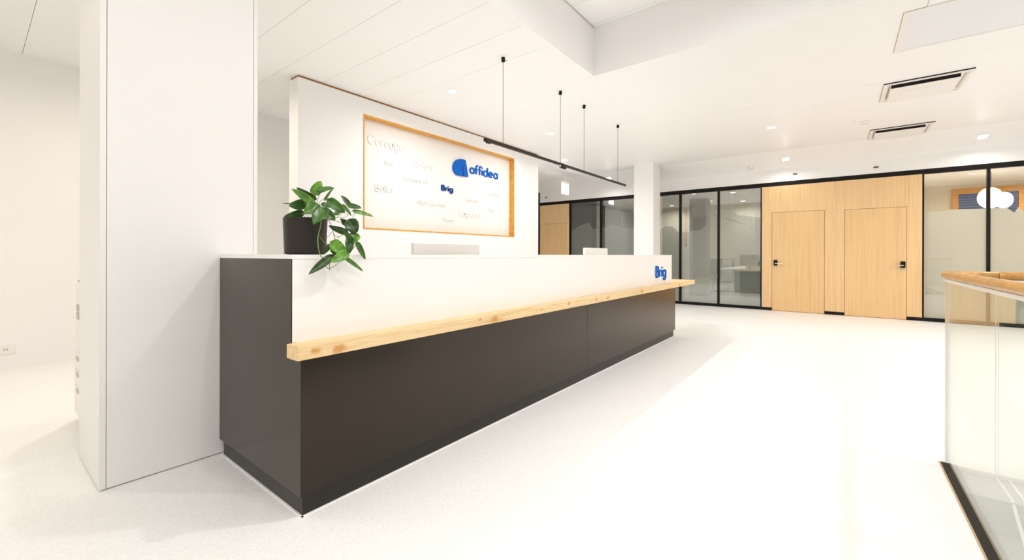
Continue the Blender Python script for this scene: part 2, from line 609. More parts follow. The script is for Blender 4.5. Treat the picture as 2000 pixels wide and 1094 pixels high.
# ------------------------------------------------------------------ feature wall with its recess
RX0, RX1, RZ0, RZ1, RY = 3.14, 6.35, 1.501, 2.99, 4.989
fwl = setting('wall_feature')
FX0, FX1 = 2.305, 7.153
bm = bmesh.new()
box(bm, FX0, RX0, FW, FW + 0.21, 0, 3.195)
box(bm, RX1, FX1, FW, FW + 0.21, 0, 3.195)
box(bm, RX0, RX1, FW, FW + 0.21, 0, RZ0)
box(bm, RX0, RX1, FW, FW + 0.21, RZ1, 3.195)
box(bm, RX0, RX1, RY + 0.006, FW + 0.21, RZ0, RZ1)
obj('plaster', bm, M['wall'], fwl)
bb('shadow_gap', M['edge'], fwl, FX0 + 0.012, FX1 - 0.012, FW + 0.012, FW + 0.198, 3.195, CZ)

fr = thing('wall_sign', 'recessed white wall sign with orange oak frame, raised place names and a blue emblem', 'sign', (4.75, FW, RZ0))
bb('bottom_rail', M['orange'], fr, RX0, RX1, FW - 0.006, RY, RZ0, RZ0 + 0.018)
bb('top_rail', M['orange'], fr, RX0, RX1, FW - 0.006, RY, RZ1 - 0.018, RZ1)
bb('side_rail', M['orange'], fr, RX0, RX0 + 0.018, FW - 0.006, RY, RZ0 + 0.018, RZ1 - 0.018)
bb('side_rail', M['orange'], fr, RX1 - 0.018, RX1, FW - 0.006, RY, RZ0 + 0.018, RZ1 - 0.018)
bb('backing_panel', M['panel'], fr, RX0 + 0.018, RX1 - 0.018, RY - 0.004, RY + 0.004, RZ0 + 0.018, RZ1 - 0.018)

# ------------------------------------------------------------------ lettering (a geometric stroke alphabet)
XH = 0.62


def arc(cx, cy, r, a0, a1, n=14, ry=None):
    ry = r if ry is None else ry
    return [(cx + r * math.cos(math.radians(a0 + (a1 - a0) * k / n)), cy + ry * math.sin(math.radians(a0 + (a1 - a0) * k / n))) for k in range(n + 1)]


def glyph(ch):
    """strokes and advance width; cap height 1, x-height XH, round letters of radius r"""
    r = XH / 2
    ring = arc(r, r, r, 0, 360, 28)
    D = {
        'a': ([ring, [(2 * r, XH), (2 * r, 0)]], 2 * r),
        'd': ([ring, [(2 * r, 1.04), (2 * r, 0)]], 2 * r),
        'b': ([ring, [(0, 1.04), (0, 0)]], 2 * r),
        'g': ([ring, [(2 * r, XH)] + arc(r, -0.02, r, 0, -150, 14, 0.30)], 2 * r),
        'o': ([ring], 2 * r),
        'c': ([arc(r, r, r, 48, 312, 24)], 1.75 * r),
        'e': ([arc(r, r, r, 0, 318, 24), [(0, r), (2 * r, r)]], 2 * r),
        'i': ([[(0, 0), (0, XH)], [(0, 0.82), (0, 0.96)]], 0.0),
        'l': ([[(0, 0), (0, 1.04)]], 0.0),
        'n': ([[(0, 0), (0, XH)], arc(0.24, XH - 0.24, 0.24, 180, 0) + [(0.48, 0)]], 0.48),
        'h': ([[(0, 0), (0, 1.04)], arc(0.24, XH - 0.24, 0.24, 180, 0) + [(0.48, 0)]], 0.48),
        'm': ([[(0, 0), (0, XH)], arc(0.20, XH - 0.20, 0.20, 180, 0) + [(0.40, 0)], arc(0.60, XH - 0.20, 0.20, 180, 0) + [(0.80, 0)]], 0.80),
        'u': ([[(0, XH)] + arc(0.24, 0.24, 0.24, 180, 360) + [(0.48, XH)], [(0.48, XH), (0.48, 0)]], 0.48),
        '\u00fc': ([[(0, XH)] + arc(0.24, 0.24, 0.24, 180, 360) + [(0.48, XH)], [(0.10, 0.82), (0.10, 0.95)], [(0.38, 0.82), (0.38, 0.95)]], 0.48),
        'r': ([[(0, 0), (0, XH)], arc(0.26, XH - 0.26, 0.26, 180, 70)], 0.30),
        'f': ([[(0.10, 0)] + [(0.10, 0.80)] + arc(0.30, 0.82, 0.20, 180, 65, 8), [(-0.06, XH - 0.06), (0.30, XH - 0.06)]], 0.28),
        't': ([[(0.12, 0), (0.12, 0.88)], [(-0.04, XH), (0.28, XH)]], 0.24),
        's': ([arc(0.19, 0.46, 0.16, 45, 270, 12) + arc(0.19, 0.15, 0.16, 90, -140, 12)], 0.36),
        'y': ([[(0, XH), (0.25, 0.02)], [(0.50, XH), (0.12, -0.30)]], 0.50),
        'B': ([[(0, 0), (0, 1)], [(0, 1), (0.22, 1)] + arc(0.24, 0.76, 0.24, 90, -90, 12) + [(0, 0.52)], [(0, 0.52), (0.26, 0.52)] + arc(0.28, 0.26, 0.26, 90, -90, 12) + [(0, 0)]], 0.54),
        'C': ([arc(0.5, 0.5, 0.5, 45, 315, 26)], 0.85),
        'S': ([arc(0.24, 0.75, 0.23, 30, 270, 14) + arc(0.24, 0.26, 0.26, 90, -150, 14)], 0.50),
        'Z': ([[(0, 1), (0.56, 1), (0.0, 0.0), (0.58, 0)]], 0.58),
        'L': ([[(0, 1), (0, 0), (0.42, 0)]], 0.42),
        'A': ([[(0, 0), (0.36, 1), (0.72, 0)], [(0.12, 0.33), (0.60, 0.33)]], 0.72),
        'N': ([[(0, 0), (0, 1), (0.62, 0), (0.62, 1)]], 0.62),
        'M': ([[(0, 0), (0.10, 1), (0.42, 0.1), (0.74, 1), (0.84, 0)]], 0.84),
        'U': ([[(0, 1)] + arc(0.29, 0.29, 0.29, 180, 360) + [(0.58, 1)]], 0.58),
        ' ': ([], 0.22),
    }
    return D[ch]


def ribbon(bm, pts, wd, f0, f1, tf):
    """a stroke of width wd standing out from depth f0 to f1; tf maps (x, y, depth) to the room"""
    n = len(pts)
    P = [Vector((p[0], p[1])) for p in pts]
    closed = (P[0] - P[-1]).length < 1e-4
    L, R = [], []
    for i in range(n):
        a = P[i - 1] if i > 0 else (P[-2] if closed else P[0])
        b = P[i + 1] if i < n - 1 else (P[1] if closed else P[-1])
        d1 = (P[i] - a)
        d2 = (b - P[i])
        if d1.length < 1e-6:
            d1 = d2
        if d2.length < 1e-6:
            d2 = d1
        n1 = Vector((-d1.y, d1.x)).normalized()
        n2 = Vector((-d2.y, d2.x)).normalized()
        nn = n1 + n2
        if nn.length < 1e-3:
            nn = n1
        nn.normalize()
        k = min(1.8, 1 / max(0.3, nn.dot(n1)))
        L.append(P[i] + nn * (wd / 2 * k))
        R.append(P[i] - nn * (wd / 2 * k))
    def row(side, d):
        return [bm.verts.new(tf(q.x, q.y, d)) for q in side]
    l0, r0, l1, r1 = row(L, f0), row(R, f0), row(L, f1), row(R, f1)
    for i in range(n - 1):
        bm.faces.new((l1[i], r1[i], r1[i + 1], l1[i + 1]))
        bm.faces.new((l0[i], l0[i + 1], r0[i + 1], r0[i]))
        bm.faces.new((l0[i], l1[i], l1[i + 1], l0[i + 1]))
        bm.faces.new((r0[i], r0[i + 1], r1[i + 1], r1[i]))
    if not closed:
        bm.faces.new((l0[0], r0[0], r1[0], l1[0]))
        bm.faces.new((l0[-1], l1[-1], r1[-1], r0[-1]))


def word_width(word, wt, gap):
    return sum(glyph(c)[1] + wt + gap for c in word) - gap


def letters(word, x0, x1, z, cap, y, depth, wt, gap=0.10):
    """raised letters on a wall facing -Y, filling x0..x1, baseline z, cap height cap; one mesh per letter"""
    W = word_width(word, wt, gap)
    sx = (x1 - x0) / W
    pen = wt / 2
    out = []
    for k, c in enumerate(word):
        st, adv = glyph(c)
        if st:
            bm = bmesh.new()
            for j, s in enumerate(st):
                e = 0.0006 * j
                ribbon(bm, s, wt, 0.0, depth + e, lambda a, b, d, o=pen: (x0 + (o + a) * sx, y - d, z + (b * (1 - wt) + wt / 2) * cap))
            out.append(bm)
        pen += adv + wt + gap
    return out


def raised_word(word, px0, px1, pyt, pyb, matl, label, depth=0.012, wt=0.13, gap=0.10, plane=RY - 0.004, group=None):
    a = at(px0, pyb, 1, plane)
    t0 = at(px0, pyt, 1, plane)
    b = at(px1, pyb, 1, plane)
    t = part_group('raised_word', fr)
    t['label'] = label
    for bm in letters(word, a.x, b.x, a.z, t0.z - a.z, plane, depth, wt, gap):
        obj('letter', bm, matl, t)
    return t


raised_word('Carouge', 717.5, 788.5, 260.5, 280.5, M['wletter'], 'white raised word reading Carouge, topmost of the place names')
raised_word('Sion', 749.5, 766, 313, 322, M['wletter'], 'small white raised word reading Sion, between Carouge and Bulle')
raised_word('Z\u00fcrich', 802, 843.5, 312, 326, M['wletter'], 'white raised word reading Z\u00fcrich, left of the blue emblem')
raised_word('Langenthal', 790, 834, 344, 352.6, M['wletter'], 'small white raised place name between Z\u00fcrich and Bulle')
raised_word('Bulle', 731.5, 768, 358, 373, M['wletter'], 'white raised word reading Bulle, in the lower left of the sign', wt=0.16)
raised_word('Aigle Collombey', 813, 870, 389, 398, M['wletter'], 'long small white raised name of two words under the blue city word')
raised_word('Nyon', 865, 885, 424.5, 432.5, M['wletter'], 'small white raised place name lowest in the sign recess')
raised_word('Lugano', 897, 938, 410.5, 422, M['wletter'], 'white raised word reading Lugano, in the lower right of the sign')
raised_word('Monthey', 909, 932, 386, 393, M['wletter'], 'small white raised place name just above Lugano')
raised_word('Conthey', 946, 980, 369.5, 381, M['wletter'], 'white raised place name beneath the right end of the blue wordmark')
raised_word('Uster', 953, 965.5, 406, 413, M['wletter'], 'tiny white raised place name farthest right in the sign recess')
raised_word('Brig', 861.2, 884, 360.3, 372.5, M['bluedark'], 'dark blue raised word reading Brig in the middle of the wall sign', depth=0.018, wt=0.17, gap=0.09)

# the blue emblem and wordmark
pl = RY - 0.004
em = part_group('logo', fr)
em['label'] = 'bright blue emblem with a lowercase wordmark'
uv = [(545, 180), (520, 170), (490, 163), (460, 161), (430, 166), (402, 182), (380, 208), (365, 240), (359, 272), (358, 302), (365, 332), (376, 358), (392, 382), (412, 398), (440, 411), (470, 412), (508, 421), (588, 432)]
pts = []
for u, v in uv:
    q = at(840 + u / 7.817, 290 + v / 7.817, 1, pl - 0.03)
    pts.append((q.x, q.z))
obj('emblem', prism(bmesh.new(), pts, 1, pl - 0.03, pl), M['blue'], em)
pts = []
for u, v in [(486, 232), (494, 236), (520, 417), (503, 416)]:
    q = at(840 + u / 7.817, 290 + v / 7.817, 1, pl - 0.031)
    pts.append((q.x, q.z))
obj('emblem_slit', prism(bmesh.new(), pts, 1, pl - 0.032, pl - 0.029), M['bluedark'], em)
a, b, t0 = at(916.5, 339.3, 1, pl), at(971.5, 349.6, 1, pl), at(916.5, 325.4, 1, pl)
cap = (t0.z - a.z) / (XH * (1 - 0.17) + 0.17)
for bm in letters('affidea', a.x, b.x, a.z, cap, pl, 0.016, 0.17, 0.09):
    obj('letter', bm, M['blue'], em)

# ------------------------------------------------------------------ reception desk
DX0, DX1, DF, DP, DB = 0.905, 6.30, 1.886, 1.975, 2.866
TZ = 1.148
dk = thing('reception_desk', 'long reception desk with dark brown body, white upper front and oak ledge', 'desk', (3.6, 2.3, 0))
bm = bmesh.new()
prism(bm, [(DF, 0.088), (DB, 0.088), (DB, TZ), (DP + 0.001, TZ), (DP + 0.001, 0.70), (DF, 0.70)], 0, DX0, DX0 + 0.022)
obj('end_panel', bm, M['desk'], dk)
bb('front_panel', M['desk'], dk, DX0 + 0.022, 3.5955, DF, DF + 0.022, 0.088, 0.70)
bb('front_panel', M['desk'], dk, 3.5985, DX1, DF, DF + 0.022, 0.088, 0.70)
bb('end_panel', M['desk'], dk, DX1 - 0.022, DX1, DF + 0.022, 2.60, 0.088, 0.70)
bb('carcass', M['plinth'], dk, DX0 + 0.03, DX1 - 0.03, DF + 0.03, 2.20, 0.088, 0.68)
bb('plinth', M['plinth'], dk, DX0 + 0.012, 3.5975, DF + 0.006, 2.835, 0.0, 0.088)
bb('plinth', M['plinth'], dk, 3.5985, DX1 - 0.065, DF + 0.006, 2.60, 0.0, 0.088)
bb('floor_seal', M['white'], dk, DX0 + 0.004, DX1 - 0.065, DF - 0.004, DF + 0.006, 0.0, 0.004)
bb('floor_seal', M['white'], dk, DX0 + 0.003, DX0 + 0.012, DF - 0.004, 2.835, 0.0, 0.004)
bb('upper_front', M['white'], dk, DX0 + 0.004, 6.42, DP, DP + 0.03, 0.764, TZ)
bb('counter_top', M['white'], dk, DX0, 6.42, DP - 0.002, DP + 0.30, TZ, TZ + 0.02)
bb('counter_top', M['white'], dk, DX0, DX0 + 0.55, DP + 0.30, DB, TZ, TZ + 0.02)
bb('upper_back', M['white'], dk, DX0 + 0.55, 6.42, DP + 0.27, DP + 0.30, 0.76, TZ)
bb('upper_end', M['white'], dk, 6.39, 6.42, DP + 0.03, DP + 0.27, 0.764, TZ)
bb('end_block', M['white'], dk, DX0 + 0.53, DX0 + 0.55, DP + 0.30, DB, 0.76, TZ)
bb('staff_worktop', M['white'], dk, DX0 + 0.55, 6.25, DP + 0.30, 3.05, 0.72, 0.745)
bm = bmesh.new()
prism(bm, [(0.885, 1.870), (7.28, 1.870), (7.28, 2.40), (6.425, 2.40), (6.425, 1.9745), (0.885, 1.9745)], 2, 0.701, 0.763)
obj('oak_ledge', bm, M['slab'], dk)
bb('ledge_bracket', M['black'], dk, DX1 - 0.1, 7.1, 2.2, 2.26, 0.66, 0.700)

dw = part_group('raised_word', dk)
dw['label'] = 'bright blue raised word reading Brig on the white desk front'
for bm in letters('Brig', at(1282.6, 543, 1, DP - 0.02).x, at(1302.5, 540, 1, DP - 0.02).x, at(1282.6, 543, 1, DP).z, 0.167, DP, 0.014, 0.16, 0.10):
    obj('letter', bm, M['blue'], dw)

# monitors on the staff worktop


def monitor(px0, px1, pyt, Y, label, tilt):
    a, b = at(px0, pyt, 1, Y), at(px1, pyt, 1, Y)
    xm = (a.x + b.x) / 2
    z1 = a.z
    t = thing('computer_monitor', label, 'monitor', (xm, Y, 0.745), 'monitors behind the counter')
    bb('screen_housing', M['screenback'], t, a.x, b.x, Y, Y + 0.03, z1 - 0.36, z1, 0.006)
    bb('screen', M['black'], t, a.x + 0.01, b.x - 0.01, Y + 0.03, Y + 0.032, z1 - 0.345, z1 - 0.015)
    bb('stand_neck', M['screenback'], t, xm - 0.03, xm + 0.03, Y - 0.03, Y, 0.755, z1 - 0.1)
    bb('stand_foot', M['screenback'], t, xm - 0.12, xm + 0.12, Y - 0.05, Y + 0.14, 0.745, 0.757, 0.003)


monitor(808, 937, 474, 2.36, 'wide pale gray monitor back showing above the counter beneath the wall sign', 0)
monitor(1143, 1187, 484, 2.36, 'white monitor back showing above the counter before the gray glazing', 0)

# ------------------------------------------------------------------ potted pothos
PC = Vector((1.055, 2.150, TZ + 0.02))
pp = thing('potted_plant', 'trailing green pothos in a round black pot on the white counter end', 'plant', tuple(PC))
bm = lathe(bmesh.new(), [(0.080, 0.0), (0.092, 0.004), (0.0965, 0.014), (0.0975, 0.03), (0.103, 0.180), (0.1035, 0.183), (0.099, 0.183), (0.096, 0.150)], PC, 48)
obj('pot', bm, M['pot'], pp, True)
obj('soil', lathe(bmesh.new(), [(0.0, 0.120), (0.0955, 0.124), (0.0958, 0.152), (0.03, 0.158)], PC, 32), M['soil'], pp)


def pq(u, v, Y):
    return at(550 + u / 5.468, 340 + v / 5.468, 1, Y)


def leaf(u0, v0, u1, v1, wid, Y0, Y1, light=0, fold=0.25, roll=0.0, droop=0.12):
    """heart-shaped leaf from its stalk end to its tip, sides folded up along the midrib"""
    b, t = pq(u0, v0, Y0), pq(u1, v1, Y1)
    ax = t - b
    Ln = ax.length
    ax.normalize()
    view = (Vector((0, 0, EYE + 0.25)) - b).normalized()
    s = ax.cross(view).normalized()
    nrm = s.cross(ax).normalized()
    s = (s * math.cos(roll) + nrm * math.sin(roll)).normalized()
    nrm = s.cross(ax).normalized()
    if nrm.dot(view) < 0:
        nrm = -nrm
    hw = 1.18 * wid / 5.468 * b.dot(fwd) / F / 2
    bm = bmesh.new()
    NS, NT = 9, 4
    vein = bm.verts.layers.float.new('vein')
    rows = []
    for i in range(NS + 1):
        q = i / NS
        wq = 1.60 * (q ** 0.36) * ((1 - q) ** 0.74) * (1.0 if q > 0 else 0)
        back = -0.10 * (1 - q) ** 3
        row = []
        for j in range(-NT, NT + 1):
            tt = j / NT
            o = s * (hw * wq * tt)
            lift = fold * hw * wq * abs(tt) ** 1.3 - droop * Ln * q * q - 0.10 * hw * math.sin(6 * q + tt)
            vv = bm.verts.new(b + ax * (Ln * (q + back * abs(tt) * 1.4)) + o + nrm * lift)
            vv[vein] = 1.0 if j == 0 else 0.0
            row.append(vv)
        rows.append(row)
    for A, D in zip(rows, rows[1:]):
        for j in range(2 * NT):
            bm.faces.new((A[j], A[j + 1], D[j + 1], D[j]))
    bmesh.ops.remove_doubles(bm, verts=bm.verts, dist=1e-5)
    bmesh.ops.solidify(bm, geom=bm.faces[:], thickness=0.0006)
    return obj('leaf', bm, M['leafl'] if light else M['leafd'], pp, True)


LV = [  # stalk end, tip, width, Y of each, light
    (350, 210, 420, 72, 120, 2.16, 2.14, 1, 0.2, 0.1), (395, 185, 550, 138, 88, 2.11, 2.06, 0, 0.3, 0.7), (468, 272, 548, 138, 50, 2.14, 2.12, 1, 0.3, 0.9),
    (352, 262, 152, 150, 78, 2.20, 2.24, 0, 0.25, 0.5), (335, 315, 126, 156, 96, 2.12, 2.08, 1, 0.25, -0.4), (385, 335, 246, 414, 150, 2.06, 2.03, 1, 0.3, 0.0),
    (248, 318, 90, 342, 118, 2.14, 2.12, 0, 0.2, 0.1), (222, 415, 42, 458, 92, 2.11, 2.09, 0, 0.2, 0.4), (195, 295, 92, 322, 60, 2.20, 2.22, 0, 0.2, 0.6),
    (455, 372, 340, 526, 150, 1.99, 1.96, 0, 0.35, -0.3), (440, 395, 578, 490, 125, 1.995, 1.975, 1, 0.35, 0.3), (505, 285, 680, 410, 118, 2.06, 2.02, 0, 0.3, 0.1),
    (438, 325, 600, 352, 72, 2.13, 2.11, 1, 0.2, 0.6), (652, 338, 752, 440, 60, 2.07, 2.05, 0, 0.3, 0.7), (735, 345, 638, 220, 62, 2.08, 2.10, 0, 0.3, -0.5),
    (716, 338, 858, 356, 70, 2.07, 2.05, 0, 0.3, 0.4), (776, 398, 990, 442, 58, 2.06, 2.04, 1, 0.3, 0.5), (725, 498, 795, 640, 160, 2.00, 1.98, 0, 0.25, 0.2),
    (722, 548, 628, 478, 70, 2.03, 2.03, 1, 0.25, 0.3), (692, 622, 508, 560, 80, 2.02, 2.02, 0, 0.25, 0.4), (795, 650, 690, 770, 130, 1.985, 1.965, 1, 0.25, -0.2),
    (752, 705, 648, 590, 64, 1.955, 1.965, 0, 0.4, 0.5), (540, 735, 700, 862, 140, 1.93, 1.91, 1, 0.3, 0.1), (695, 845, 530, 935, 110, 1.905, 1.89, 1, 0.3, 0.1),
    (540, 880, 296, 1058, 94, 1.92, 1.90, 0, 0.3, -0.1), (676, 893, 888, 1038, 52, 1.93, 1.92, 1, 0.3, 0.3), (808, 742, 900, 914, 66, 1.96, 1.95, 0, 0.4, 0.2),
    (515, 758, 452, 854, 56, 1.99, 1.99, 0, 0.2, 0.4), (735, 720, 706, 866, 90, 1.965, 1.955, 0, 0.2, 0.3), (575, 430, 642, 372, 60, 2.10, 2.11, 1, 0.2, 0.3),
    (545, 790, 600, 870, 84, 1.955, 1.95, 0, 0.2, 0.2), (150, 318, 4, 318, 16, 2.22, 2.24, 0, 0.3, 0.6)]
for q in LV:
    leaf(q[0], q[1], q[2], q[3], q[4], q[5], q[6], q[7], q[8], q[9])


def vine(pts, rad, m_, name='stem'):
    obj(name, tube(bmesh.new(), spline([pq(*p) for p in pts]), rad, 6), m_, pp, True)


def soilpt(dx, dy):
    return PC + Vector((dx, dy, 0.15))


VN = [([(420, 500, 2.03), (415, 560, 2.0), (388, 680, 1.965), (395, 800, 1.94), (425, 885, 1.925), (470, 895, 1.92)], 0.0022, 'vine'),
      ([(405, 660, 1.975), (440, 715, 1.975), (500, 755, 1.985)], 0.0012, 'vine'),
      ([(470, 460, 2.06), (515, 515, 2.03), (550, 620, 2.0), (580, 735, 1.955)], 0.0016, 'vined'),
      ([(500, 470, 2.06), (555, 495, 2.04), (620, 515, 2.03), (665, 548, 2.02)], 0.0014, 'vined'),
      ([(500, 440, 2.10), (600, 462, 2.08), (680, 458, 2.07), (710, 440, 2.07), (690, 425, 2.07)], 0.0012, 'vine'),
      ([(776, 415, 2.06), (760, 450, 2.055), (738, 500, 2.01)], 0.0011, 'vine'), ([(800, 415, 2.06), (775, 450, 2.04), (750, 500, 2.01)], 0.0011, 'vine'),
      ([(690, 850, 1.93), (750, 810, 1.955), (800, 750, 1.962)], 0.0014, 'vined'), ([(440, 890, 1.92), (470, 985, 1.915), (515, 1018, 1.915)], 0.0014, 'vined'),
      ([(515, 1010, 1.915), (560, 985, 1.915), (605, 950, 1.91)], 0.0012, 'vined'), ([(515, 940, 1.92), (510, 980, 1.915), (516, 1030, 1.913)], 0.0016, 'vine'),
      ([(480, 672, 2.0), (505, 660, 2.01), (530, 625, 2.02)], 0.0011, 'vined'), ([(560, 645, 2.0), (590, 668, 2.0), (625, 665, 2.01), (660, 645, 2.02)], 0.0012, 'vined'),
      ([(612, 668, 2.0), (605, 700, 1.98), (608, 725, 1.96)], 0.0010, 'vine'), ([(570, 480, 2.05), (620, 440, 2.06), (660, 405, 2.06)], 0.0013, 'vine'),
      ([(340, 480, 2.15), (375, 320, 2.14), (408, 200, 2.115)], 0.0012, 'vined'), ([(350, 480, 2.15), (400, 310, 2.14), (462, 258, 2.14)], 0.0012, 'vined'),
      ([(330, 480, 2.15), (340, 300, 2.16), (348, 205, 2.16)], 0.0012, 'vine'), ([(320, 480, 2.16), (325, 400, 2.14), (335, 310, 2.12)], 0.0012, 'vine'),
      ([(300, 480, 2.14), (300, 400, 2.13), (246, 322, 2.14)], 0.0012, 'vine'), ([(285, 480, 2.15), (275, 440, 2.13), (222, 415, 2.11)], 0.0012, 'vined'),
      ([(250, 470, 2.16), (250, 420, 2.16), (252, 400, 2.15)], 0.0012, 'vined'), ([(345, 480, 2.12), (370, 400, 2.08), (385, 338, 2.06)], 0.0012, 'vine'),
      ([(380, 480, 2.12), (400, 420, 2.07), (452, 378, 2.0)], 0.0012, 'vine'), ([(400, 480, 2.12), (450, 390, 2.1), (503, 290, 2.07)], 0.0012, 'vine'),
      ([(415, 470, 2.14), (430, 400, 2.14), (438, 328, 2.13)], 0.0012, 'vine'), ([(450, 480, 2.12), (560, 440, 2.1), (650, 345, 2.07), (720, 345, 2.07)], 0.0012, 'vine'),
      ([(700, 380, 2.075), (720, 390, 2.075), (735, 350, 2.08)], 0.0010, 'vine')]
for p, r, k in VN:
    vine(p, r, M[k])
obj('fallen_leaf', tube(bmesh.new(), spline([pq(48, 830, 2.16), pq(30, 845, 2.15), pq(20, 852, 2.15)]), 0.0016, 6), M['vined'], pp)

# ------------------------------------------------------------------ pendant rail lamp
LYR, LZR = 2.77, 2.305
rl = thing('pendant_lamp', 'slim black linear pendant lamp on four thin cables above the desk', 'lamp', (4.85, LYR, LZR))


def channel(x0, x1):
    """inverted U profile hiding its light strip deep inside"""
    bm = bmesh.new()
    h, q = 0.013, 0.014
    box(bm, x0, x1, LYR - q, LYR + q, LZR + h - 0.004, LZR + h)
    box(bm, x0, x1, LYR - q, LYR - q + 0.002, LZR - h, LZR + h - 0.004)
    box(bm, x0, x1, LYR + q - 0.002, LYR + q, LZR - h, LZR + h - 0.004)
    obj('lamp_body', bm, M['railblack'], rl)


for x0, x1 in ((3.14, 4.59), (4.60, 6.56)):
    channel(x0, x1)
    bb('louver', M['railblack'], rl, x0 + 0.02, x1 - 0.02, LYR - 0.0118, LYR + 0.0118, LZR - 0.0115, LZR - 0.0085)
    ld = bpy.data.lights.new('rail_beam', 'AREA')
    ld.shape = 'RECTANGLE'
    ld.size = x1 - x0 - 0.06
    ld.size_y = 0.02
    ld.spread = math.radians(110)
    ld.energy = P_RAIL * (x1 - x0) / 1.65
    ld.color = WARM
    lo = link(bpy.data.objects.new('rail_beam', ld))
    lo.location = ((x0 + x1) / 2, LYR, LZR - 0.0125)
    lo.parent = rl
    lo.matrix_parent_inverse = Matrix.Translation(-Vector(rl.location))
for x in (3.125, 6.56):
    bb('end_cap', M['black'], rl, x, x + 0.02, LYR - 0.0165, LYR + 0.0165, LZR - 0.0155, LZR + 0.0155, 0.003)
bb('joint', M['black'], rl, 4.58, 4.61, LYR - 0.0160, LYR + 0.0160, LZR - 0.015, LZR + 0.015, 0.002)
bb('feed_plug', M['black'], rl, 4.55, 4.68, LYR - 0.014, LYR + 0.014, LZR - 0.045, LZR - 0.0145, 0.004)
bb('feed_plug', M['railblack'], rl, 3.15, 3.21, LYR - 0.012, LYR + 0.012, LZR - 0.028, LZR - 0.0128, 0.003)
for k, x in enumerate((3.412, 4.552, 5.175, 6.29)):
    obj('cable', tube(bmesh.new(), [(x, LYR, LZR + 0.013), (x, LYR, CZ - 0.03)], 0.0032, 6), M['cable'], rl)
    r_ = obj('ceiling_mount', lathe(bmesh.new(), [(0.014, -0.045), (0.019, -0.043), (0.019, 0.0)], (x, LYR, CZ), 16), M['black'], rl)
    sg = 1 if k == 0 else -1
    obj('grub_screw', tube(bmesh.new(), [(x, LYR, CZ - 0.03), (x + 0.02 * sg, LYR - 0.03 * sg, CZ - 0.03 - 0.004 * sg)], 0.004, 6), M['cable'], r_)
# ------------------------------------------------------------------ ceiling lights
SEEN = [(3.727, 3.85, CZ, 'square ceiling downlight over the top edge of the sign wall'),
        (6.04, 3.87, CZ, 'square ceiling downlight between the two left pendant cables and the right ones'),
        (7.93, 4.72, CZ, 'square ceiling downlight seen just over the black pendant lamp'),
        (10.03, 4.66, LZ, 'small square ceiling downlight over the far end of the pendant lamp'),
        (7.906, 0.87, CZ, 'square ceiling downlight in front of the first oak door, nearer the viewer'),
        (10.10, 0.865, LZ, 'small square ceiling downlight close above the first oak door'),
        (10.10, -1.83, LZ, 'small square ceiling downlight above the right glazing beside a sprinkler')]
for x, y, z, lb in SEEN:
    downlight(x, y, soffit_z(x) if z == LZ else z, lb, P_LOW if z == LZ else P_DOWN)
LB = 'unseen square ceiling downlight added outside the view to light the lobby'
for x, y in ((1.2, 5.2), (-0.9, 4.6)):  # unseen amber lamps added to warm the left and back area
    downlight(x, y, CZ, LB, P_DOWN * 0.95, AMBER, group='downlights added outside the view')
for x, y in ((5.6, -2.6), (7.9, -2.6), (6.9, -4.0), (6.2, 5.9)):  # unseen lamps, most of them added to brighten the right-hand ceiling
    downlight(x, y, CZ, LB, P_DOWN * 1.5, WARM, group='downlights added outside the view')
for y in (-3.3, -4.5):  # unseen lamps added by the right glazing for more light
    downlight(10.10, y, soffit_z(10.10), LB, P_LOW, WARM, group='downlights added outside the view')
for x, y, k in ((-1.8, -0.7, 2.3), (-1.8, 1.0, 2.3), (-0.2, -1.6, 2.6), (-0.3, 0.9, 1.4), (1.2, -1.6, 1.8), (2.6, 0.55, 3.6), (1.2, 0.4, 1.0), (3.6, -1.6, 1.3)):  # unseen well lamps added as fill; the strongest follows the desk's floor shadow
    downlight(x, y, VZ, LB, P_WELL * k, WARM, group='downlights added outside the view')

# ------------------------------------------------------------------ ceiling fittings


def cassette(x0, x1, y0, y1, label):
    """square air-conditioning cassette: frame, air slots, centre grille"""
    t = thing('air_conditioner', label, 'air conditioner', ((x0 + x1) / 2, (y0 + y1) / 2, CZ), 'ceiling cassettes by the oak doors')
    z = CZ
    bm = bmesh.new()
    s = 0.075
    for a in ((x0, x0 + 0.035, y0, y1), (x1 - 0.035, x1, y0, y1), (x0 + 0.035, x1 - 0.035, y0, y0 + 0.035), (x0 + 0.035, x1 - 0.035, y1 - 0.035, y1)):
        box(bm, *a, z - 0.022, z - 0.006)
    obj('frame', bm, M['plastic'], t)
    bb('slot_back', M['plastic'], t, x0 + 0.006, x1 - 0.006, y0 + 0.006, y1 - 0.006, z - 0.008, z - 0.001)
    bb('rim_gap', M['slot'], t, x0 - 0.004, x0, y0, y1, z - 0.012, z - 0.001)
    bb('rim_gap', M['seam'], t, x0, x1, y1, y1 + 0.003, z - 0.010, z - 0.001)
    for ya in (y0 + 0.05, y1 - 0.062):
        bb('air_slot', M['seam'], t, x0 + 0.09, x1 - 0.09, ya, ya + 0.012, z - 0.0095, z - 0.008)
    # the middle plate hangs a little lower, leaving the air slot open towards the lobby
    bb('drop_core', M['plastic'], t, x0 + 0.086, x1 - 0.09, y0 + 0.10, y1 - 0.07, z - 0.050, z - 0.008)
    bb('air_slot', M['slot'], t, x0 + 0.080, x0 + 0.086, y0 + 0.10, y1 - 0.07, z - 0.048, z - 0.008)
    bb('drop_plate', M['plastic'], t, x0 + 0.074, x1 - 0.085, y0 + 0.095, y1 - 0.065, z - 0.056, z - 0.050)
    bb('center_grille', M['clad'], t, x0 + 0.25, x1 - 0.18, y0 + 0.18, y1 - 0.17, z - 0.060, z - 0.056)


cassette(6.72, 7.45, -1.166, -0.415, 'white square ceiling air cassette with dark slot, nearer of two')
cassette(9.04, 9.75, -1.15, -0.39, 'white square ceiling air cassette with dark slot, nearer the glazing')

